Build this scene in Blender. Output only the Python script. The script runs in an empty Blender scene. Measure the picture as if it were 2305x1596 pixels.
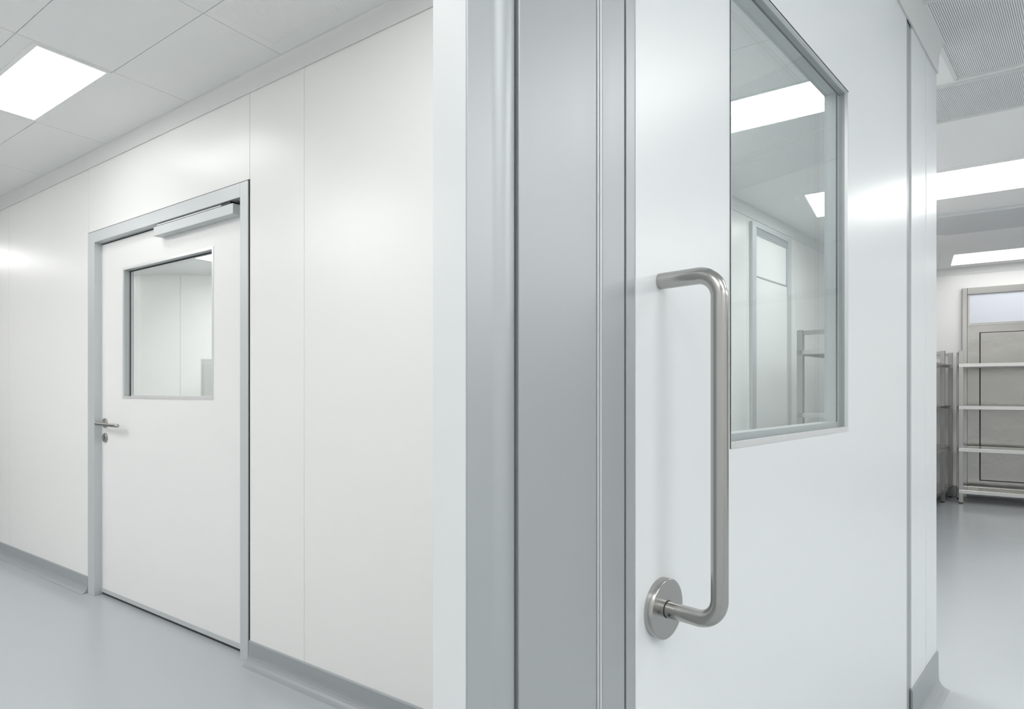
import bpy, math, random
from mathutils import Vector
random.seed(3)
SC = bpy.context.scene
COL = SC.collection
f = 1350.0; CX = 1152.5; HY = 880.0; EYE = 1.2; CEIL = 2.6
# ------------------------------------------------------------ frames of the two wall directions
class Frame:
    def __init__(s, vp, px, z):
        t = (vp - CX) / f; L = math.hypot(t, 1)
        s.d = (t / L, 1 / L) if vp > CX else (-t / L, -1 / L)
        s.n = (s.d[1], -s.d[0])
        s.D = (px - CX) / f * z * s.n[0] + z * s.n[1]
    def P(s, a, o, h): # along, outwards (to the viewer), height
        o = o + s.D
        return Vector((s.d[0] * a + s.n[0] * o, s.d[1] * a + s.n[1] * o, h))
    def at(s, px, py, o=0.0):
        r = ((px - CX) / f, 1.0, (HY - py) / f)
        t = (s.D + o) / (r[0] * s.n[0] + r[1] * s.n[1])
        return (r[0] * t * s.d[0] + r[1] * t * s.d[1], EYE + r[2] * t)
    def S(s, px, o=0.0): return s.at(px, 0, o)[0]
    def Hh(s, px, py, o=0.0): return s.at(px, py, o)[1]
    def so(s, x, y): return (x * s.d[0] + y * s.d[1], x * s.n[0] + y * s.n[1] - s.D)
W = Frame(-858, 200, f * 1.2 / 455)      # the long wall on the left and the ceiling grid
Q = Frame(2490, 1645, 1.1)               # the partition with the near door

# ------------------------------------------------------------ materials
def mat(name, col, rough=0.5, metal=0.0, coat=0.0, bump=None, spec=0.5, vary=0.0, brushed=None, aniso=0.0):
    m = bpy.data.materials.new(name); m.use_nodes = True
    nt = m.node_tree; b = nt.nodes['Principled BSDF']
    b.inputs['Base Color'].default_value = (*col, 1)
    b.inputs['Roughness'].default_value = rough
    b.inputs['Metallic'].default_value = metal
    b.inputs['Coat Weight'].default_value = coat
    b.inputs['Coat Roughness'].default_value = 0.2
    b.inputs['Specular IOR Level'].default_value = spec
    tc = nt.nodes.new('ShaderNodeTexCoord')
    nz = nt.nodes.new('ShaderNodeTexNoise')
    nz.inputs['Scale'].default_value = bump[0] if bump else 3.0
    nz.inputs['Detail'].default_value = 4
    src = tc.outputs['Object']
    if brushed:
        mp = nt.nodes.new('ShaderNodeMapping'); mp.inputs['Scale'].default_value = brushed
        nt.links.new(src, mp.inputs['Vector']); src = mp.outputs['Vector']
    nt.links.new(src, nz.inputs['Vector'])
    if vary:
        mr = nt.nodes.new('ShaderNodeMapRange')
        mr.inputs['To Min'].default_value = rough - vary; mr.inputs['To Max'].default_value = rough + vary
        nt.links.new(nz.outputs['Fac'], mr.inputs['Value']); nt.links.new(mr.outputs['Result'], b.inputs['Roughness'])
    if bump:
        bp = nt.nodes.new('ShaderNodeBump'); bp.inputs['Strength'].default_value = bump[1]
        bp.inputs['Distance'].default_value = bump[2]
        nt.links.new(nz.outputs['Fac'], bp.inputs['Height']); nt.links.new(bp.outputs['Normal'], b.inputs['Normal'])
    return m
M = {}
M['wall'] = mat('white_wall_panel', (.84, .84, .825), .3, spec=.5, bump=(1.2, .08, .004))
M['wall2'] = mat('cool_white_panel', (.755, .785, .795), .3, spec=.5, bump=(1.5, .08, .003))
M['leaf1'] = mat('white_door_laminate', (.83, .83, .825), .35, bump=(2, .05, .003))
M['ceil'] = mat('ceiling_tile_white', (.88, .885, .88), .6, spec=.25, bump=(3, .05, .003))
M['cove'] = mat('cove_profile_grey_white', (.72, .73, .725), .4)
M['alu'] = mat('anodised_aluminium_frame', (.58, .605, .615), .4, metal=.25, brushed=(40, 40, .6), vary=.03)
M['alu2'] = mat('grey_door_jamb_aluminium', (.42, .442, .452), .42, metal=.4, brushed=(60, 60, .5), vary=.04)
M['alu3'] = mat('half_round_aluminium_profile', (.47, .495, .507), .43, metal=.6, brushed=(60, 60, .5), vary=.02)
M['alu_light'] = mat('light_aluminium_bead', (.78, .79, .79), .3, metal=.4)
M['gasket'] = mat('dark_rubber_gasket', (.035, .038, .04), .6)
M['base'] = mat('grey_vinyl_baseboard', (.33, .355, .37), .35, spec=.5)
M['floor'] = mat('grey_epoxy_floor', (.44, .472, .49), .2, spec=.55, bump=(5, .12, .004), vary=.05)
M['steel'] = mat('brushed_stainless_steel', (.40, .395, .38), .3, metal=1, brushed=(60, 60, 1), vary=.02)
M['steel_bright'] = mat('bright_steel_shelf', (.62, .615, .60), .26, metal=1, brushed=(60, 60, 1), vary=.02)
M['steel_h'] = mat('satin_stainless_handle', (.46, .455, .44), .24, metal=1, brushed=(300, 300, 3), vary=.05)
M['steel_sheet'] = mat('stainless_steel_sheet', (.36, .352, .335), .22, metal=1, bump=(2.2, .3, .02))
M['steel_dark'] = mat('dull_steel_sheet', (.36, .36, .355), .35, metal=1)
M['grille'] = mat('perforated_grille_grey', (.88, .89, .895), .5, metal=.2)
M['grille_back'] = mat('grille_back_dark', (.42, .43, .44), .7)
M['cab'] = mat('grey_cabinet_paint', (.42, .43, .41), .4)
M['duct'] = mat('grey_duct_cover', (.62, .64, .65), .45)
M['black'] = mat('black_plastic', (.02, .02, .022), .5)
M['blank'] = mat('frosted_transom_glass', (.66, .69, .76), .25)
def glass(name, tint):
    m = bpy.data.materials.new(name); m.use_nodes = True; nt = m.node_tree; nt.nodes.clear()
    o = nt.nodes.new('ShaderNodeOutputMaterial'); mx = nt.nodes.new('ShaderNodeMixShader')
    tr = nt.nodes.new('ShaderNodeBsdfTransparent'); tr.inputs[0].default_value = (*tint, 1)
    gl = nt.nodes.new('ShaderNodeBsdfGlossy'); gl.inputs['Roughness'].default_value = .0
    fr = nt.nodes.new('ShaderNodeFresnel'); fr.inputs['IOR'].default_value = 1.42
    ge = nt.nodes.new('ShaderNodeNewGeometry'); mi = nt.nodes.new('ShaderNodeMapRange')   # same index for leaving the pane
    mi.inputs['To Min'].default_value = 1.33; mi.inputs['To Max'].default_value = 1 / 1.33
    nt.links.new(ge.outputs['Backfacing'], mi.inputs['Value']); nt.links.new(mi.outputs['Result'], fr.inputs['IOR'])
    nt.links.new(fr.outputs[0], mx.inputs[0]); nt.links.new(tr.outputs[0], mx.inputs[1]); nt.links.new(gl.outputs[0], mx.inputs[2])
    nt.links.new(mx.outputs[0], o.inputs[0]); return m
M['glass'] = glass('clear_greenish_glass', (.965, .982, .98))
def emis(name, st, col=(1, 1, 1)):
    m = bpy.data.materials.new(name); m.use_nodes = True; nt = m.node_tree; nt.nodes.clear()
    o = nt.nodes.new('ShaderNodeOutputMaterial'); e = nt.nodes.new('ShaderNodeEmission')
    e.inputs[0].default_value = (*col, 1); e.inputs[1].default_value = st
    nt.links.new(e.outputs[0], o.inputs[0]); return m
M['lamp_strong'] = emis('strongly_lit_ceiling_panel', 15.5, (1, .995, .985))
M['lamp_mid'] = emis('brightly_lit_ceiling_panel', 9.0, (1, .995, .985))
M['lamp_soft'] = emis('softly_lit_ceiling_panel', 4.0, (1, .995, .985))
M['lamp'] = emis('lit_ceiling_panel', 6.5, (1, .995, .985))

# ------------------------------------------------------------ mesh collector
class MB:
    def __init__(s): s.v = []; s.f = []; s.sm = []
    def add(s, vs, fs, smooth=False):
        k = len(s.v); s.v += [Vector(p) for p in vs]
        s.f += [[k + i for i in q] for q in fs]; s.sm += [smooth] * len(fs)
    def prism(s, A, B, smooth=False): # two matching loops
        n = len(A)
        s.add(list(A) + list(B), [list(range(n))[::-1], [n + i for i in range(n)]] + [[i, (i + 1) % n, n + (i + 1) % n, n + i] for i in range(n)], smooth)
    def box(s, F, a0, a1, o0, o1, h0, h1):
        s.prism([F.P(a0, o0, h0), F.P(a1, o0, h0), F.P(a1, o0, h1), F.P(a0, o0, h1)],
                [F.P(a0, o1, h0), F.P(a1, o1, h0), F.P(a1, o1, h1), F.P(a0, o1, h1)])
    def ring(s, F, a0, a1, h0, h1, b0, b1, g0, g1, o0, o1):
        s.box(F, a0, b0, o0, o1, h0, h1); s.box(F, b1, a1, o0, o1, h0, h1)
        s.box(F, b0, b1, o0, o1, h0, g0); s.box(F, b0, b1, o0, o1, g1, h1)
    def vprofile(s, F, pts, h0, h1): # (along, out) outline extruded upwards
        s.prism([F.P(a, o, h0) for a, o in pts], [F.P(a, o, h1) for a, o in pts])
    def hprofile(s, F, pts, a0, a1): # (out, height) outline run along the wall
        s.prism([F.P(a0, o, h) for o, h in pts], [F.P(a1, o, h) for o, h in pts])
    def tube(s, pts, r, n=32, caps=True):
        pts = [Vector(p) for p in pts]; rings = []; up = None
        for i, p in enumerate(pts):
            t = (pts[min(i + 1, len(pts) - 1)] - pts[max(i - 1, 0)]).normalized()
            if up is None:
                up = t.orthogonal().normalized()
            up = (up - t * up.dot(t)).normalized(); w = t.cross(up)
            rr = r[i] if isinstance(r, (list, tuple)) else r
            rings.append([p + (up * math.cos(2 * math.pi * k / n) + w * math.sin(2 * math.pi * k / n)) * rr for k in range(n)])
        k0 = []
        vs = [v for q in rings for v in q]
        fs = [[i * n + k, i * n + (k + 1) % n, (i + 1) * n + (k + 1) % n, (i + 1) * n + k] for i in range(len(pts) - 1) for k in range(n)]
        s.add(vs, fs, True)
        if caps:
            s.add(rings[0], [list(range(n))[::-1]]); s.add(rings[-1], [list(range(n))])
    def build(s, name, m, parent=None, base=None, bevel=0.0, seg=2):
        if base is None:
            if parent is not None: base = Vector((0, 0, 0)) + ROOT[parent.name]
            else:
                xs = [v.x for v in s.v]; ys = [v.y for v in s.v]; zs = [v.z for v in s.v]
                base = Vector(((min(xs) + max(xs)) / 2, (min(ys) + max(ys)) / 2, min(zs)))
        me = bpy.data.meshes.new(name)
        me.from_pydata([tuple(v - base) for v in s.v], [], s.f); me.update()
        for p, q in zip(me.polygons, s.sm): p.use_smooth = q
        import bmesh
        bm = bmesh.new(); bm.from_mesh(me); bmesh.ops.recalc_face_normals(bm, faces=bm.faces); bm.to_mesh(me); bm.free()
        me.materials.append(m)
        o = bpy.data.objects.new(name, me); COL.objects.link(o)
        if parent is not None:
            o.parent = parent; o.location = base - ROOT[parent.name]
        else: o.location = base
        ROOT[o.name] = base
        if bevel:
            b = o.modifiers.new('bevel', 'BEVEL'); b.width = bevel; b.segments = seg; b.limit_method = 'ANGLE'
            b.harden_normals = False
        return o
ROOT = {}
def empty(name, loc):
    o = bpy.data.objects.new(name, None); COL.objects.link(o); o.location = loc; o.empty_display_size = .1
    ROOT[o.name] = Vector(loc); return o
def tag(o, label, cat, kind=None, group=None):
    o['label'] = label; o['category'] = cat
    if kind: o['kind'] = kind
    if group: o['group'] = group
    return o
def box(F, *a):
    m = MB(); m.box(F, *a); return m
def copy_tree(root, delta):
    r = root.copy(); COL.objects.link(r); r.location = Vector(root.location) + delta
    for c in list(root.children):
        d = c.copy(); COL.objects.link(d); d.parent = r
        for g in list(c.children):
            e = g.copy(); COL.objects.link(e); e.parent = d
    return r

# ------------------------------------------------------------ plan of the place
sEND = W.S(1150)                                   # corner where the left wall turns away
P0 = W.P(sEND, 0, 0)
OB = -1.44                                         # wall with the white door, parallel to the partition
OE = -6.95                                         # end wall, parallel to the left wall
def meet(s2):                                      # end of wall B on the end wall
    lo, hi = 0, 20
    for _ in range(60):
        mid = (lo + hi) / 2; p = Q.P(mid, OB, 0)
        if W.so(p.x, p.y)[1] > OE: lo = mid
        else: hi = mid
    return lo
sB1 = meet(0); sB0 = Q.so(.5, 3.25)[0]
T = .06
# ---- floor
m = MB(); m.box(W, -12, 9, -14, 5, -.05, 0)
tag(m.build('floor', M['floor']), 'smooth grey epoxy floor running through the whole place', 'floor', 'structure')

# ---- ceiling: slab with tiles hung under it, narrow joints between them
m = MB(); m.box(W, -12, 9, -14, 5, CEIL + .004, CEIL + .06)
def cells(ss, oo, g=.0016):
    for a, b in zip(ss, ss[1:]):
        for c, d in zip(oo, oo[1:]):
            m.box(W, a + g, b - g, c + g, d - g, CEIL, CEIL + .006)
cells([-12, -9.1, -8.2, -7.3, -6.43, -5.56, -4.69, -3.80, -2.922, -2.19, -1.45, -.7, .05, .8, 1.6, 2.4, 3.2, 5, 9], [-.0, .347, .69, 1.04, 1.39, 1.74, 2.1, 2.6, 5])
cells([-12, -5, -2, 9], [-1.0, 0])
cells([-12, -2, 9], [-1.815, -1.0]); cells([-12, 9], [-2.3, -1.815]); cells([-12, 9], [-3.11, -2.3])
cells([-12, -2, 9], [-3.85, -3.11]); cells([-12, -.9, 9], [-5.6, -3.85]); cells([-12, .22, 9], [-6.04, -5.6]); cells([-12, .22, 9], [-14, -6.04])
tag(m.build('ceiling', M['ceil']), 'white suspended ceiling of large flat tiles with thin joints', 'ceiling', 'structure')

# ---- left wall, panels with sealed joints, door opening
D1L, D1R = W.S(200), W.S(562.5); D1T = 2.132
m = MB()
seams = [-11.5, W.S(-600), W.S(20.5), D1L]
g = .0014
for a, b in zip(seams, seams[1:]): m.box(W, a + g, b - g, -T, 0, 0, CEIL)
m.box(W, D1L + g, D1R - g, -T, 0, D1T + .002, CEIL)
seams = [D1R, W.S(685), sEND]
for a, b in zip(seams, seams[1:]): m.box(W, a + g, b - g if b < sEND else b, -T, 0, 0, CEIL)
m.box(W, -11.5, D1L - .004, -T + .004, -.0016, 0, CEIL); m.box(W, D1R + .004, sEND, -T + .004, -.0016, 0, CEIL)
m.box(W, D1L - .02, D1R + .02, -T + .004, -.0016, D1T + .004, CEIL)
tag(m.build('wall_left', M['wall']), 'long glossy white panel wall with thin vertical joints at left', 'wall', 'structure')
# return walls and enclosure
def wallseg(name, p, q, label, thick=.06, m_='wall', h0=0, h1=CEIL):
    p = Vector((p[0], p[1], 0)); q = Vector((q[0], q[1], 0)); d = (q - p).normalized(); n = Vector((-d.y, d.x, 0))
    b = MB(); up = Vector((0, 0, 1))
    b.prism([p + up * h0, q + up * h0, q + up * h1, p + up * h1], [p + n * thick + up * h0, q + n * thick + up * h0, q + n * thick + up * h1, p + n * thick + up * h1])
    return tag(b.build(name, M[m_]), label, 'wall', 'structure')
B0 = Q.P(sB0, OB, 0); B1 = Q.P(sB1, OB, 0)
wallseg('wall_return', P0, B0, 'white wall stretch hidden behind the grey door jamb')
# wall B with panels
m = MB()
ss = [sB0, Q.S(1681, OB), Q.S(1790, OB), sB0 + 3.4, sB1]
for a, b in zip(ss, ss[1:]): m.box(Q, a + .002, b - .002, OB - T, OB, 0, CEIL)
m.box(Q, sB0, sB1, OB - T + .004, OB - .002, 0, CEIL)
tag(m.build('wall_back', M['wall']), 'white panel wall seen through the near door window', 'wall', 'structure')
m = MB(); e0 = W.so(B1.x, B1.y)[0]
m.box(W, e0 - .3, 7.5, OE - T, OE, 0, CEIL)
tag(m.build('wall_end', M['wall']), 'white end wall behind the steel shelving at far right', 'wall', 'structure')
E1 = W.P(7.5, OE, 0); E2 = W.P(5.0, 2.7, 0); E3 = W.P(-11.4, 2.7, 0); E4 = W.P(-11.4, 0, 0)
wallseg('wall_right', E1, E2, 'white wall to the right beyond the photograph', -.06)
wallseg('wall_front', E2, E3, 'white corridor wall opposite the left wall', -.06)
wallseg('wall_far', E3, E4, 'white wall closing the corridor at its far left end', -.06)
# back room behind the far door
m = MB()
wallseg('wall_rear_room', (-9, 7.25), (-.7, 7.25), 'pale wall seen through the window of the far door', .06)
wallseg('wall_rear_side', (-.8, 2.75), (-.8, 7.25), 'side wall of the room behind the far door', -.06)
wallseg('wall_rear_far', (-9, 8.2), (-9, 5.9), 'far side wall of the room behind the far door', -.06)
b = MB(); xs = (406 - CX) / f * 7.25
b.v = []; up = Vector((0, 0, 1))
b.prism([Vector((xs - .004, 7.246, 0)), Vector((xs + .004, 7.246, 0)), Vector((xs + .004, 7.246, CEIL)), Vector((xs - .004, 7.246, CEIL))],
        [Vector((xs - .004, 7.251, 0)), Vector((xs + .004, 7.251, 0)), Vector((xs + .004, 7.251, CEIL)), Vector((xs - .004, 7.251, CEIL))])
tag(b.build('trim_8', M['cove']), 'thin vertical joint strip on the wall behind the far door', 'joint strip', 'structure')

# ---- coves and baseboards
def cove(F, a0, a1, o=0.0, h=2.52, w=.075, name='trim_1', label=''):
    pts = [(o, h), (o + .006, h - .002)]
    for k in range(9):
        t = k / 8 * math.pi / 2
        pts.append((o + .006 + (w - .008) * (1 - math.cos(t)), h + .004 + (CEIL - h - .006) * math.sin(t)))
    pts += [(o + w, CEIL - .002), (o + w, CEIL), (o, CEIL)]
    b = MB(); b.hprofile(F, pts, a0, a1)
    return tag(b.build(name, M['cove']), label, 'cove', 'structure')
cove(W, -11.4, sEND, 0, 2.517, .02, 'trim_1', 'pale grey cove between left wall and tiled ceiling')
cove(W, e0, 7.4, OE, 2.52, .03, 'trim_2', 'pale cove between end wall and ceiling at far right')
cove(Q, sB0, sB1, OB, 2.52, .03, 'trim_3', 'pale cove along the ceiling seen through near window')
def baseb(F, a0, a1, o, name, label, h=.098):
    pts = [(o, 0), (o, h), (o + .003, h), (o + .006, h - .004), (o + .007, .045)]
    for k in range(7):
        t = k / 6 * math.pi / 2
        pts.append((o + .007 + .034 * (1 - math.cos(t)), .001 + .044 * (1 - math.sin(t))))
    pts += [(o + .045, 0)]
    b = MB(); b.hprofile(F, pts, a0, a1)
    return tag(b.build(name, M['base']), label, 'baseboard', 'structure')
baseb(W, -11.4, D1L - .001, 0, 'baseboard_left', 'grey coved baseboard under left wall, left of the far door')
baseb(W, D1R + .001, sEND, 0, 'baseboard_middle', 'grey coved baseboard under left wall, right of the far door')
baseb(W, e0, 7.4, OE, 'baseboard_end', 'grey baseboard behind the steel shelving at the end wall', .12)
baseb(Q, sB0, sB1, OB, 'baseboard_back', 'grey baseboard under wall behind the near door')

# ------------------------------------------------------------ far door (door_1)
fo = .006
FL2 = W.S(212, fo); FR2 = W.S(540, fo); FT2 = .5 * (W.Hh(212, 548, fo) + W.Hh(540, 441, fo))
m = MB()
m.prism([W.P(D1L, -T, 0), W.P(FL2, -T, 0), W.P(FL2, -T, D1T), W.P(D1L, -T, D1T)], [W.P(D1L, fo, 0), W.P(FL2, fo, 0), W.P(FL2, fo, D1T), W.P(D1L, fo, D1T)])
m.box(W, FR2, D1R - .006, -T, fo, 0, D1T)
m.box(W, FL2, FR2, -T, fo, FT2, D1T)
fr1 = empty('trim_4', W.P((D1L + D1R) / 2, 0, 0))
tag(fr1, 'aluminium frame around the far white door', 'door frame', 'structure')
m.build('frame_profile', M['alu'], fr1, bevel=.0015)
b = MB(); b.box(W, D1R - .006, D1R - .0005, -T, .002, .1, D1T + .004); b.box(W, D1L - .004, D1R, -T, .002, D1T, D1T + .0045)
b.build('gasket', M['gasket'], fr1)
b = MB(); ro = -.035
b.box(W, FL2 - .001, W.S(229.5, ro), -T + .002, ro - .004, .004, FT2 + .01)
b.box(W, FL2, FR2, -T + .002, ro - .004, FT2 - .006, FT2 + .004)
b.build('gasket', M['gasket'], fr1)
door1 = empty('door_1', W.P((FL2 + FR2) / 2, ro, 0))
tag(door1, 'white single door with a square window in the left wall', 'door', 'structure')
LL = W.S(229.5, ro); LR = FR2 - .001; LT = FT2 - .008
wl = W.S(276.5, ro); wr = W.S(481, ro); wb = .5 * (W.Hh(277, 898, ro) + W.Hh(481, 899, ro)); wt = .5 * (W.Hh(277, 605, ro) + W.Hh(481, 552, ro))
m = MB(); m.ring(W, LL, LR, .04, LT, wl, wr, wb, wt, ro - .05, ro)
m.build('door_leaf', M['leaf1'], door1)
b = MB(); b.box(W, LL, LR, ro - .05, ro + .003, .016, .04)
b.build('bottom_seal_rail', M['alu'], door1)['label'] = 'grey aluminium bottom rail'
b = MB(); b.box(W, LL, LR, ro - .045, ro - .003, .003, .016)
b.build('rubber_seal', M['black'], door1)['label'] = 'black rubber seal strip'
# window of the far door
b = MB(); b.ring(W, wl, wr, wb, wt, wl + .013, wr - .013, wb + .013, wt - .013, ro - .004, ro + .002)
k = .018
b.ring(W, wl, wr, wb, wt, wl + k, wr - k, wb + k, wt - k, ro - .05, ro - .032)
wf = b.build('window_frame', M['alu_light'], door1)
b = MB(); b.ring(W, wl + .0005, wr - .0005, wb + .0005, wt - .0005, wl + .0125, wr - .0125, wb + .0125, wt - .0125, ro - .033, ro - .004)
b.build('window_reveal', M['alu'], door1)
b = MB(); b.box(W, wl + .0125, wl + .0205, ro - .034, ro - .031, wb + .0125, wt - .0125); b.box(W, wl + .0125, wr - .0125, ro - .034, ro - .031, wt - .0195, wt - .0125)
b.build('glazing_gasket', M['gasket'], door1)
b = MB(); b.box(W, wl + .002, wr - .002, ro - .046, ro - .040, wb + .002, wt - .002)
b.build('window_pane', M['glass'], door1)
# lever handle and escutcheons
ls = W.S(238, ro); lh = W.Hh(237, 952, ro) 
def disc(F, s, h, o0, o1, r, n=48, ch=.0015):
    b = MB()
    b.tube([F.P(s, o0, h), F.P(s, o1 - ch, h), F.P(s, o1, h)], [r, r, r - ch], n)
    return b
lev = disc(W, ls, lh, ro, ro + .010, .027).build('lever_handle', M['steel'], door1)
b = MB()
pts = [W.P(ls, ro + .01, lh), W.P(ls, ro + .035, lh)]
for k in range(7):
    t = k / 6 * math.pi / 2
    pts.append(W.P(ls + .014 * (1 - math.cos(t)), ro + .038 + .014 * math.sin(t), lh - .003 * k / 6))
le = W.S(265.5, ro + .052); l0 = W.S(217, ro + .052)
pts += [W.P(le - .04, ro + .052, lh - .006), W.P(le - .005, ro + .052, lh - .006), W.P(le, ro + .052, lh - .006)]
b.tube(pts, [.0095] * (len(pts) - 1) + [.006], 24)
b.tube([W.P(l0, ro + .050, lh - .001), W.P(l0 + .006, ro + .050, lh - .001), W.P(ls + .015, ro + .052, lh - .004)], [.006, .0095, .0095], 24)
b.build('lever_grip', M['steel'], lev)
kh = W.Hh(237, 985, ro)
key = disc(W, ls, kh, ro, ro + .009, .027).build('keyhole_rosette', M['steel'], door1)
b = MB(); b.box(W, ls - .004, ls + .004, ro + .008, ro + .012, kh - .016, kh + .013)
b.build('lock_cylinder', M['steel_dark'], key)
# closer
co = ro + .048
cl = W.S(345.5, co); cr = W.S(524, co); ct = .5 * (W.Hh(345.5, 514, co) + W.Hh(524, 454, co)); cb = .5 * (W.Hh(345.5, 533, co) + W.Hh(524, 479, co))
clo = box(W, cl, cr, ro, co, cb, ct).build('door_closer', M['alu'], door1, bevel=.0015)
b = MB(); a0, a1 = W.S(357, -.01), W.S(502, -.01)
b.box(W, a0, a1, ro + .018, ro + .034, ct + .0095, ct + .0165)
b.build('closer_arm', M['alu_light'], clo, bevel=.002)
b = MB(); b.box(W, a1, a1 + .075, ro + .004, ro + .034, ct + .002, ct + .026)
b.build('closer_pivot', M['black'], clo)
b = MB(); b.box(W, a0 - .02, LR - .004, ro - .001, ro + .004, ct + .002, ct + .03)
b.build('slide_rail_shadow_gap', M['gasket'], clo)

# ------------------------------------------------------------ partition with the near door
HP = 2.52
# jamb columns
jamb = empty('trim_5', Q.P(Q.S(1200), 0, 0))
tag(jamb, 'tall grey aluminium jamb of several strips beside the near door', 'door jamb', 'structure')
s0 = Q.S(1053); sA = Q.S(1167)
tag(box(Q, s0 - .0005, s0 + .03, -T, -.003, 0, CEIL).build('wall_partition', M['wall2']), 'narrow white end face of the partition at the grey jamb', 'wall', 'structure')
prof = [(s0, -.0035), (s0, 0)]
wd = Q.S(1166) - s0
def bulge(t):
    # flat face, then a low rounded bead falling away into the joint
    if t < .45: return 0
    if t < .72: u = (t - .45) / .27; return .0032 * (1 - math.cos(u * math.pi)) / 2
    u = (t - .72) / .28
    return .0032 - .013 * (1 - math.sqrt(max(0, 1 - u * u)))
N = 72
pf = [(s0 + wd * i / N, bulge(i / N)) for i in range(N + 1)]
b = MB()
for (a, o), (c, p) in zip(pf, pf[1:]):
    b.add([Q.P(a, o, 0), Q.P(c, p, 0), Q.P(c, p, CEIL), Q.P(a, o, CEIL)], [[0, 1, 2, 3]], True)
b.add([Q.P(s0, 0, 0), Q.P(s0, -.04, 0), Q.P(s0, -.04, CEIL), Q.P(s0, 0, CEIL)], [[0, 1, 2, 3]])
b.add([Q.P(pf[-1][0], pf[-1][1], 0), Q.P(pf[-1][0], -.04, 0), Q.P(pf[-1][0], -.04, CEIL), Q.P(pf[-1][0], pf[-1][1], CEIL)], [[0, 1, 2, 3]])
b.add([Q.P(s0, -.04, 0), Q.P(pf[-1][0], -.04, 0), Q.P(pf[-1][0], -.04, CEIL), Q.P(s0, -.04, CEIL)], [[0, 1, 2, 3]])
o = b.build('rounded_profile', M['alu3'], jamb)
import bmesh as _b
bm = _b.new(); bm.from_mesh(o.data); _b.ops.remove_doubles(bm, verts=bm.verts, dist=1e-5); _b.ops.recalc_face_normals(bm, faces=bm.faces); bm.to_mesh(o.data); bm.free()
o.modifiers.new('es', 'EDGE_SPLIT').split_angle = math.radians(50)
box(Q, Q.S(1164), Q.S(1412), -.055, -.016, 0, CEIL).build('gasket', M['gasket'], jamb)
box(Q, Q.S(1168.3), Q.S(1343), -.03, .0, 0, CEIL).build('wide_face', M['alu2'], jamb, bevel=.0015)
b = MB(); b.box(Q, Q.S(1343.6), Q.S(1347), -.03, .0015, 0, CEIL); b.box(Q, Q.S(1348), Q.S(1352.5), -.03, .0025, 0, CEIL)
b.build('bead', M['alu'], jamb, bevel=.0006)
box(Q, Q.S(1356.5), Q.S(1406), -.03, .0, 0, CEIL).build('narrow_face', M['alu2'], jamb, bevel=.0012)
# door leaf
door2 = empty('door_2', Q.P(Q.S(1700), 0, 0))
tag(door2, 'near cool-white door with tall window and steel pull handle', 'door', 'structure')
dL = Q.S(1411.5); dE = Q.S(1431); dR = Q.S(2041)
vl = Q.S(1642.5); vr = Q.S(1908); vb = 1.094; vt = 1.997
box(Q, dL, dE, -.05, -.001, .01, HP).build('edge_profile', M['alu2'], door2, bevel=.001)
m = MB(); m.ring(Q, dE, dR, .01, HP, vl, vr, vb, vt, -.05, 0)
m.build('door_leaf', M['wall2'], door2)
b = MB(); b.ring(Q, vl, vr, vb, vt, vl + .0035, vr - .0045, vb + .0115, vt - .0045, -.006, .0015)
b.build('window_frame', M['alu_light'], door2)
b = MB(); b.ring(Q, vl + .0005, vr - .0005, vb + .0005, vt - .0005, vl + .003, vr - .004, vb + .006, vt - .004, -.0195, -.006)
b.build('window_reveal', M['alu2'], door2)
b = MB(); b.ring(Q, vl, vr, vb, vt, vl + .006, vr - .024, vb + .024, vt - .0045, -.05, -.0195)
b.build('rear_frame', M['alu'], door2)
b = MB(); b.box(Q, vl, vr, -.004, .0022, vt - .0025, vt); b.box(Q, vl + .004, vr - .004, -.021, -.0185, vt - .0065, vt - .0045); b.box(Q, vr - .0255, vr - .0225, -.021, -.0185, vb + .024, vt - .0045); b.box(Q, vl, vl + .0011, -.004, .0021, vb, vt)
b.build('glazing_gasket', M['gasket'], door2)
b = MB(); b.box(Q, vl + .002, vr - .002, -.010, -.006, vb + .002, vt - .002)
b.build('window_pane', M['glass'], door2)
b = MB(); b.box(Q, vl + .005, vr - .005, -.046, -.042, vb + .005, vt - .005)
b.build('window_pane', M['glass'], door2)
# pull handle
hs = Q.S(1486); zt = EYE + .169 * 1.0; zb = EYE - .3335; ax = .0962; R = .034; rt = .01235
hb = empty('pull_handle', Q.P(hs, 0, zb)); hb.parent = door2; ROOT[hb.name] = Q.P(hs, 0, zb); hb.location = Q.P(hs, 0, zb) - ROOT[door2.name]
hb['label'] = 'vertical satin steel tube pull handle'
pts = [Q.P(hs, .0015, zb), Q.P(hs, .03, zb)]
for k in range(17):
    t = k / 16 * math.pi / 2
    pts.append(Q.P(hs, ax - R + R * math.sin(t), zb + R * (1 - math.cos(t))))
for k in range(1, 12): pts.append(Q.P(hs, ax, zb + R + (zt - zb - 2 * R) * k / 12))
for k in range(17):
    t = k / 16 * math.pi / 2
    pts.append(Q.P(hs, ax - R + R * math.cos(t), zt - R + R * math.sin(t)))
pts += [Q.P(hs, .03, zt), Q.P(hs, .004, zt), Q.P(hs, .0, zt)]
b = MB(); b.tube(pts, rt, 48); b.build('handle_tube', M['steel_h'], hb)
b = disc(Q, hs, zb, 0, .0135, .0455, 96, .0012)
b.build('rosette', M['steel_h'], hb)
b = MB(); b.tube([Q.P(hs, .013, zb), Q.P(hs, .0142, zb)], rt + .0009, 48); b.build('rosette_collar_gap', M['gasket'], hb)
b = MB(); sc_ = Q.P(hs, .0225, zb - .0035) + Vector((Q.d[0], Q.d[1], 0)) * -rt * .97
b.tube([sc_, sc_ + Vector((Q.d[0], Q.d[1], 0)) * -.0006], .0022, 16); b.build('grub_screw', M['gasket'], hb)
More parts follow.
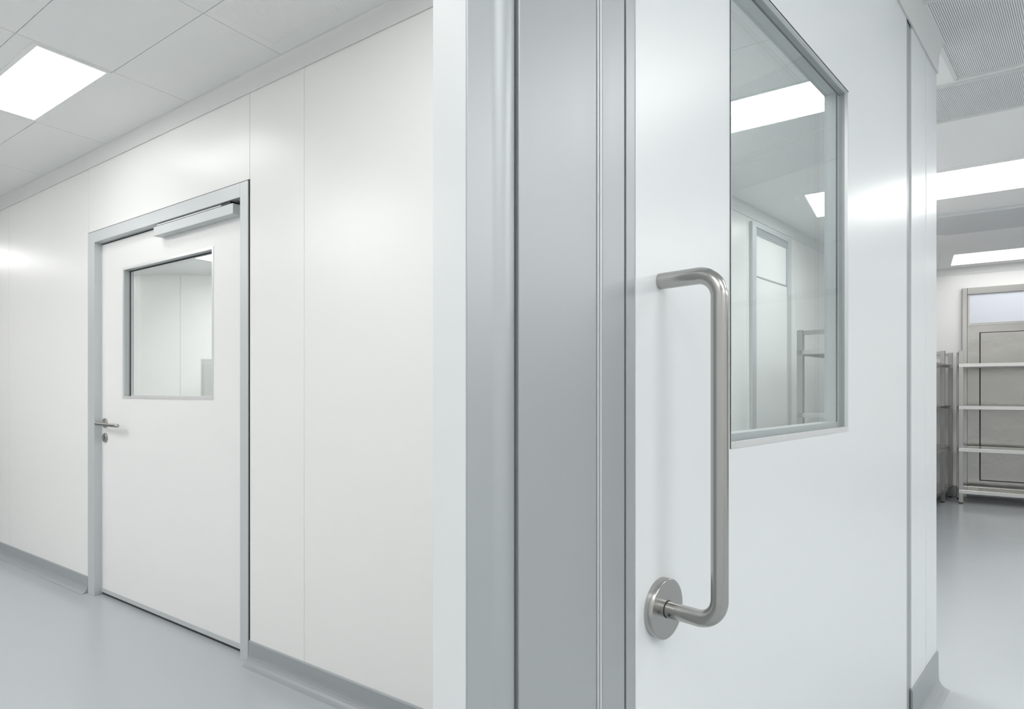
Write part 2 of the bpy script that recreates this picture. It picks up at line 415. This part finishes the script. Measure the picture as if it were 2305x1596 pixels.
# hinge side strip and end panels
pR = Q.S(2108)
jr = empty('trim_6', Q.P(Q.S(2080), 0, 0)); tag(jr, 'white end panels of the partition right of the near door', 'wall panel', 'structure')
box(Q, dR, Q.S(2052), -.05, -.004, 0, HP + .0).build('joint_profile', M['alu2'], jr)
m = MB(); m.box(Q, Q.S(2052), Q.S(2083.5), -.05, 0, 0, HP); m.box(Q, Q.S(2085), pR, -.05, 0, 0, HP); m.box(Q, Q.S(2083), pR - .002, -.048, -.002, 0, HP)
m.build('end_panel', M['wall2'], jr, bevel=.001)
m = MB(); m.box(Q, dL, pR, -.05, -.0005, HP + .001, CEIL)
m.build('head_strip', M['wall2'], jr)
cove(Q, Q.S(1900), pR, 0, 2.487, .030, 'trim_7', 'white cornice over the near door where it meets the ceiling')
baseb(Q, Q.S(2050), pR + .004, 0, 'baseboard_right', 'grey coved baseboard under partition end at bottom right', .147)

# ------------------------------------------------------------ ceiling lights, with unseen fill panels added
def light(a0, a1, o0, o1, label, F=W, lamp='lamp'):
    c = F.P((a0 + a1) / 2, (o0 + o1) / 2, CEIL)
    r = empty('ceiling_light', c); tag(r, label, 'ceiling light')
    b = MB(); e = .016
    b.ring(F, 0, 0, 0, 0, 0, 0, 0, 0, 0, 0) if False else None
    for (x0, x1, y0, y1) in ((a0 - e, a0, o0 - e, o1 + e), (a1, a1 + e, o0 - e, o1 + e), (a0, a1, o0 - e, o0), (a0, a1, o1, o1 + e)):
        b.box(F, x0, x1, y0, y1, CEIL - .004, CEIL + .001)
    b.build('light_frame', M['ceil'], r)
    b = MB(); b.box(F, a0, a1, o0, o1, CEIL - .0025, CEIL + .001)
    b.build('diffuser', M[lamp], r)
    return r
light(-3.765, -2.95, .362, .612, 'small bright ceiling panel above the far white door, at upper left')
light(-1.15, .0 - .03, -1.80, -1.44, 'narrow bright ceiling panel seen through top of near door window', lamp='lamp_strong')
light(-.65, 1.25, -3.815, -3.16, 'wide bright ceiling panel nearest in the shelving room', lamp='lamp_mid')
light(.335, 1.7, -6.72, -6.09, 'far bright ceiling panel in front of the end wall and steel door', lamp='lamp_soft')
lg = light(.82, 1.9, -.95, -.30, 'bright ceiling panel above and right of the near door')
lg['label'] = 'bright ceiling panel over the passage just right of the near door'
light(-1.35, -.45, .362, .9, 'added ceiling panel directly over the left wall near the viewer', lamp='lamp_soft')  # unseen, added for reflections and corridor brightness
light(.8, 2.0, .9, 1.5, 'added fill panel over the corridor behind the viewer')  # out of view, added to brighten the corridor
light(-1.9, -1.0, 1.04, 1.7, 'added fill panel over the corridor, left of the viewer and nearer the jamb', lamp='lamp_soft')  # unseen, added to light the partition end face
light(-2.4, -1.2, 2.0, 2.5,'added fill panel over the corridor behind the viewer, toward its far end', lamp='lamp_soft')  # unseen as well, added to fill the end face from behind left
light(-3.9, -3.1, 1.4, 2.0, 'added fill panel over the corridor left of the viewer', lamp='lamp_mid')  # added out of view to brighten the left wall and floor
light(-4.9, -4.0, 2.0, 2.5, 'added fill panel at the far side of the corridor, opposite the far door', lamp='lamp_strong')  # unseen fill, added for the far door and wall
light(-5.9, -5.0, 1.04, 1.6, 'added fill panel farther along the corridor beyond the far door', lamp='lamp_mid')  # added beyond the view to lift the left end of the corridor
light(-8.4, -7.5, .362, .9, 'added fill panel at the far end of the corridor', lamp='lamp_mid')  # unseen, added so the far corridor is not too dark
light(3.0, 4.3, -3.815, -3.16, 'added fill panel at the right side of the shelving room', lamp='lamp_strong')  # out of view, added to brighten the shelving room
light(2.3, 3.5, .9, 1.5, 'added fill panel over the corridor, to the right behind the viewer')  # unseen, added to light the near door leaf from the right
light(2.6, 3.8, 2.0, 2.5, 'added fill panel near the corridor wall behind the viewer, at right')  # added behind the view to fill the near door leaf
light(-.3, .7, 1.9, 2.5, 'added fill panel straight behind the viewer')  # unseen, added to light the leaf at middle height
light(4.6, 5.8, 1.0, 1.6, 'added fill panel at the far right end of the corridor')  # out of view, added as fill from the right
light(3.0, 4.3, -2.4, -1.8, 'added fill panel right of the ribbed grilles', lamp='lamp_strong')  # unseen fill, added for the right part of the room
light(3.0, 4.3, -1.0, -.4, 'added fill panel at the near right of the shelving room')  # added out of view for more light on the right
c = W.so((409 - CX) / f * 6.2, 6.2)
light(c[0], c[0] + 1.2, c[1] - .62, c[1], 'bright ceiling panel seen through the far door window')
light(c[0] - 2.8, c[0] - 1.6, c[1] - .62, c[1], 'added fill panel deep in the room behind the far door', lamp='lamp_strong')  # unseen, added to brighten the room behind the far door
light(c[0] + 1.4, c[0] + 2.4, c[1] - .62, c[1], 'added fill panel right of the one seen through the far door window', lamp='lamp_strong')  # hidden from view, added to lift the rear room walls
light(c[0] - .6, c[0] + .7, c[1] + 1.0, c[1] + 1.6, 'added fill panel in the middle of the room behind the far door', lamp='lamp_strong')  # unseen fill, added inside the rear room

# ------------------------------------------------------------ perforated ceiling grilles
def grille(poly, name, label, rib_dir, step=.0125, ribw=.006, mface='grille', drop=.003):
    # poly: list of (a,o) in W; ribs run along the partition direction
    r = empty('ceiling_grille', W.P(sum(p[0] for p in poly) / len(poly), sum(p[1] for p in poly) / len(poly), CEIL))
    tag(r, label, 'ceiling grille')
    b = MB(); b.prism([W.P(a, o, CEIL + .001) for a, o in poly], [W.P(a, o, CEIL - .001) for a, o in poly]); b.build('backing', M['grille_back'], r)
    # clip ribs to the polygon
    pts = [W.P(a, o, 0) for a, o in poly]; d = Vector(rib_dir).normalized(); n = Vector((-d.y, d.x, 0))
    lo = min(p.dot(n) for p in pts); hi = max(p.dot(n) for p in pts)
    b = MB(); c = lo + step / 2
    while c < hi:
        t = []
        for i in range(len(pts)):
            p, q = pts[i], pts[(i + 1) % len(pts)]; u, v = p.dot(n) - c, q.dot(n) - c
            if u * v < 0: t.append((p + (q - p) * (u / (u - v))).dot(d))
        if len(t) >= 2:
            t0, t1 = min(t), max(t); A = n * (c - ribw / 2); Bq = n * (c + ribw / 2); z0 = Vector((0, 0, CEIL - drop)); z1 = Vector((0, 0, CEIL - .0008))
            b.prism([A + d * t0 + z0, A + d * t1 + z0, A + d * t1 + z1, A + d * t0 + z1], [Bq + d * t0 + z0, Bq + d * t1 + z0, Bq + d * t1 + z1, Bq + d * t0 + z1])
        c += step
    b.build('ribs', M[mface], r)
    # rim
    b = MB(); n_ = len(poly)
    for i in range(n_):
        p, q = pts[i], pts[(i + 1) % n_]; e = (q - p).normalized(); w = Vector((-e.y, e.x, 0)) * .008; z0 = Vector((0, 0, CEIL - .008)); z1 = Vector((0, 0, CEIL + .001))
        b.prism([p - w + z0, q - w + z0, q - w + z1, p - w + z1], [p + w + z0, q + w + z0, q + w + z1, p + w + z1])
    b.build('rim', M['cove'], r)
    return r
gd = (Q.d[0], Q.d[1], 0)
def onW(x, y): return W.so(x, y)
g1a = onW(*Q.P(2.35, .012, 0).xy); g1b = onW(*Q.P(3.31, .012, 0).xy)
grille([(g1a[0], g1a[1]), (g1b[0], -1.785), (1.9, -1.785), (1.9, -1.06), (g1a[0] + .03, -1.06)] if g1a[1] < -1.06 else [(onW(*Q.P(2.57, .012, 0).xy)[0], -1.06), (g1b[0], -1.785), (1.9, -1.785), (1.9, -1.06)], 'g', 'ribbed grey ceiling grille at top right, nearer of the two', gd, .0064, .0040, drop=.0032)
grille([(-.12, -2.275), (1.9, -2.275), (1.9, -1.835), (-.12, -1.835)], 'g', 'ribbed grey ceiling grille behind the nearer one, at top right', gd, .0064, .0040, drop=.0032)
# dropped grey cover
cv = empty('ceiling_duct_cover', W.P(.9, -4.6, CEIL)); tag(cv, 'flat grey duct cover under ceiling between two bright panels', 'duct cover')
b = MB(); pl = [(.16, -4.28), (1.9, -4.28), (1.9, -4.97), (.23, -4.97), (.16, -4.90)]
b.prism([W.P(a, o, CEIL) for a, o in pl], [W.P(a, o, CEIL - .03) for a, o in pl]); b.build('cover_panel', M['duct'], cv, bevel=.003)
b = MB(); b.box(W, .12, 1.94, -4.28, -4.24, CEIL - .012, CEIL + .001); b.build('cover_rim', M['cove'], cv)
# perforated tile in the corridor ceiling, top left
pt = empty('perforated_ceiling_tile', W.P(-1.8, .17, CEIL)); tag(pt, 'finely ribbed white ceiling tile beside the left wall, at top left', 'ceiling tile')
b = MB(); b.box(W, -2.16, -.75, .075, .325, CEIL - .001, CEIL + .001); b.build('tile_panel', M['ceil'], pt)
b = MB(); a = -2.15
while a < -.77:
    b.box(W, a, a + .008, .08, .32, CEIL - .0018, CEIL); a += .014
b.build('ribs', M['ceil'], pt)

# ------------------------------------------------------------ things in the shelving room
def shelf_unit(F, a0, a1, o0, o1, legs, levels, top, label, name='storage_rack', group=None):
    c = F.P((a0 + a1) / 2, (o0 + o1) / 2, 0); r = empty(name, c); tag(r, label, 'shelving', group=group)
    for a in legs:
        for o in (o0, o1):
            s = .02
            l = box(F, a - s, a + s, o - s, o + s, .012, top).build('leg', M['steel'], r, bevel=.002)
            b = MB(); b.tube([F.P(a, o, 0), F.P(a, o, .02)], .018, 20); b.build('foot', M['black'], l)
        b = MB(); b.box(F, a - .012, a + .012, o0 + .02, o1 - .02, top - .035, top - .005); b.build('end_rail', M['steel'], r)
    for h in levels:
        b = MB(); b.box(F, a0, a1, o0 - .005, o1 + .005, h - .005, h)
        b.box(F, a0, a1, o1 - .012, o1 + .022, h - .036, h + .002); b.box(F, a0, a1, o0 - .022, o0 + .012, h - .036, h + .002)
        b.box(F, a0, a0 + .02, o0, o1, h - .03, h - .001); b.box(F, a1 - .02, a1, o0, o1, h - .03, h - .001)
        b.build('shelf', M['steel_bright'], r, bevel=.002)
    return r
lv = [1.49, 1.04, .59, .145]
c0 = W.so(4.79, 6.40)
shelf_unit(W, c0[0] - .02, c0[0] + 1.95, c0[1] - .33, c0[1], [c0[0], c0[0] + .97 * 1.0 + .95], lv, 1.63, 'four-tier stainless steel rack before the steel door, far right')
shelf_unit(Q, 6.3, Q.S(2139.5, -.76) + .03, -1.22, -.76, [6.34, Q.S(2122, -.76), Q.S(2139.5, -.76)], lv, 1.63, 'stainless steel rack along the wall, just right of the partition end')
shelf_unit(Q, 4.50, 5.85, -1.07, -.52, [4.52, 5.82], lv, 1.635, 'stainless steel rack seen through the right part of the near window')
# steel door on the end wall
sd = empty('door_3', W.P(1.2, OE, 0)); tag(sd, 'stainless steel door with pale transom window behind the rack', 'door', 'structure')
x0 = W.S(2165.5, OE + .04); x1 = x0 + 1.6; ft = W.Hh(2166, 649, OE + .04)
x2 = W.S(2177, OE + .04); pw = x2 - x0
b = MB(); b.box(W, x0, x2, OE, OE + .04, 0, ft); b.box(W, x1 - pw, x1, OE, OE + .04, 0, ft); b.box(W, x2, x1 - pw, OE, OE + .04, ft - .075, ft)
b.build('door_frame', M['steel'], sd, bevel=.004)
th0 = W.Hh(2182, 728, OE + .02); th1 = W.Hh(2182, 662, OE + .02); tx = W.S(2182, OE + .02)
m = MB(); m.ring(W, x2 + .004, x1 - pw - .004, th0 - .03, ft - .078, tx, x1 - pw - .03, th0, th1, OE, OE + .028); m.build('transom_frame', M['steel'], sd)
box(W, tx, x1 - pw - .03, OE, OE + .02, th0, th1).build('transom_pane', M['blank'], sd)
box(W, x2 + .004, x1 - pw - .004, OE, OE + .016, .06, th0 - .03).build('steel_sheet', M['steel_sheet'], sd)
lx = W.S(2206, OE + .02); lt = W.Hh(2206, 748, OE + .02); lb = W.Hh(2206, 1082, OE + .02)
g = MB(); g.box(W, lx - .006, x1 - .2, OE + .01, OE + .0175, lb, lt); g.build('joint_gap', M['gasket'], sd)
b = MB(); b.box(W, lx + .004, x1 - .21, OE + .012, OE + .024, lb + .01, lt - .01); b.build('door_leaf', M['steel_sheet'], sd, bevel=.002)
box(W, x2 + .02, x1 - pw - .02, OE + .012, OE + .03, .10, .13).build('bottom_rail', M['steel'], sd)

# white door on the wall behind the near window
d4 = empty('door_4', Q.P(Q.S(1730, OB), OB, 0)); tag(d4, 'white door with framed upper panel seen through near window', 'door', 'structure')
yo = OB + .012
a0 = Q.S(1687, OB); a1 = Q.S(1775, OB); tp = Q.Hh(1687, 498, OB)
i0 = Q.S(1696, OB); i1 = Q.S(1768, OB); it = Q.Hh(1696, 512, OB); ib = Q.Hh(1696, 623, OB)
b = MB(); b.box(Q, a0, i0, OB, yo + .012, 0, tp); b.box(Q, i1, a1, OB, yo + .012, 0, tp); b.box(Q, i0, i1, OB, yo + .012, it, tp); b.build('door_frame', M['alu'], d4)
box(Q, i0, i1, OB, yo, .01, it).build('door_leaf', M['leaf1'], d4)
b = MB(); b.ring(Q, i0 + .01, i1 - .01, ib, it - .05, i0 + .02, i1 - .02, ib + .01, it - .06, OB, yo + .004); b.build('panel_frame', M['alu2'], d4)
box(Q, i0, i1, OB, yo + .003, it - .045, it).build('top_slot', M['base'], d4)

# cabinet in the room behind the far door
cz = 6.55; cxl = (452 - CX) / f * cz; chh = EYE + (HY - 808) / f * cz
cab = empty('metal_cabinet', (cxl + .45, cz + .2, 0)); tag(cab, 'grey metal cabinet seen through the far door window, lower right', 'cabinet')
def wb_(x0, x1, y0, y1, z0, z1):
    b = MB(); b.prism([Vector((x0, y0, z0)), Vector((x1, y0, z0)), Vector((x1, y0, z1)), Vector((x0, y0, z1))], [Vector((x0, y1, z0)), Vector((x1, y1, z0)), Vector((x1, y1, z1)), Vector((x0, y1, z1))]); return b
wb_(cxl, cxl + .9, cz, cz + .45, .0, chh).build('body', M['cab'], cab, bevel=.003)
wb_(cxl + .035, cxl + .865, cz - .014, cz + .0, .06, chh - .05).build('door', M['cab'], cab, bevel=.003)

# ------------------------------------------------------------ camera and view
cam = bpy.data.cameras.new('camera'); co_ = bpy.data.objects.new('camera', cam); COL.objects.link(co_)
cam.sensor_width = 36; cam.lens = 36 * f / 2305; cam.shift_y = (HY - 798) / 2305; cam.shift_x = 0
cam.clip_start = .02
co_.location = (0, 0, EYE); co_.rotation_euler = (math.pi / 2, 0, 0)
SC.camera = co_
w = bpy.data.worlds.new('world'); SC.world = w; w.use_nodes = True
w.node_tree.nodes['Background'].inputs[0].default_value = (.8, .85, .9, 1); w.node_tree.nodes['Background'].inputs[1].default_value = .1
vs = SC.view_settings; vs.view_transform = 'Standard'; vs.look = 'None'; vs.gamma = 1; vs.exposure = 0.0; vs.use_curve_mapping = False
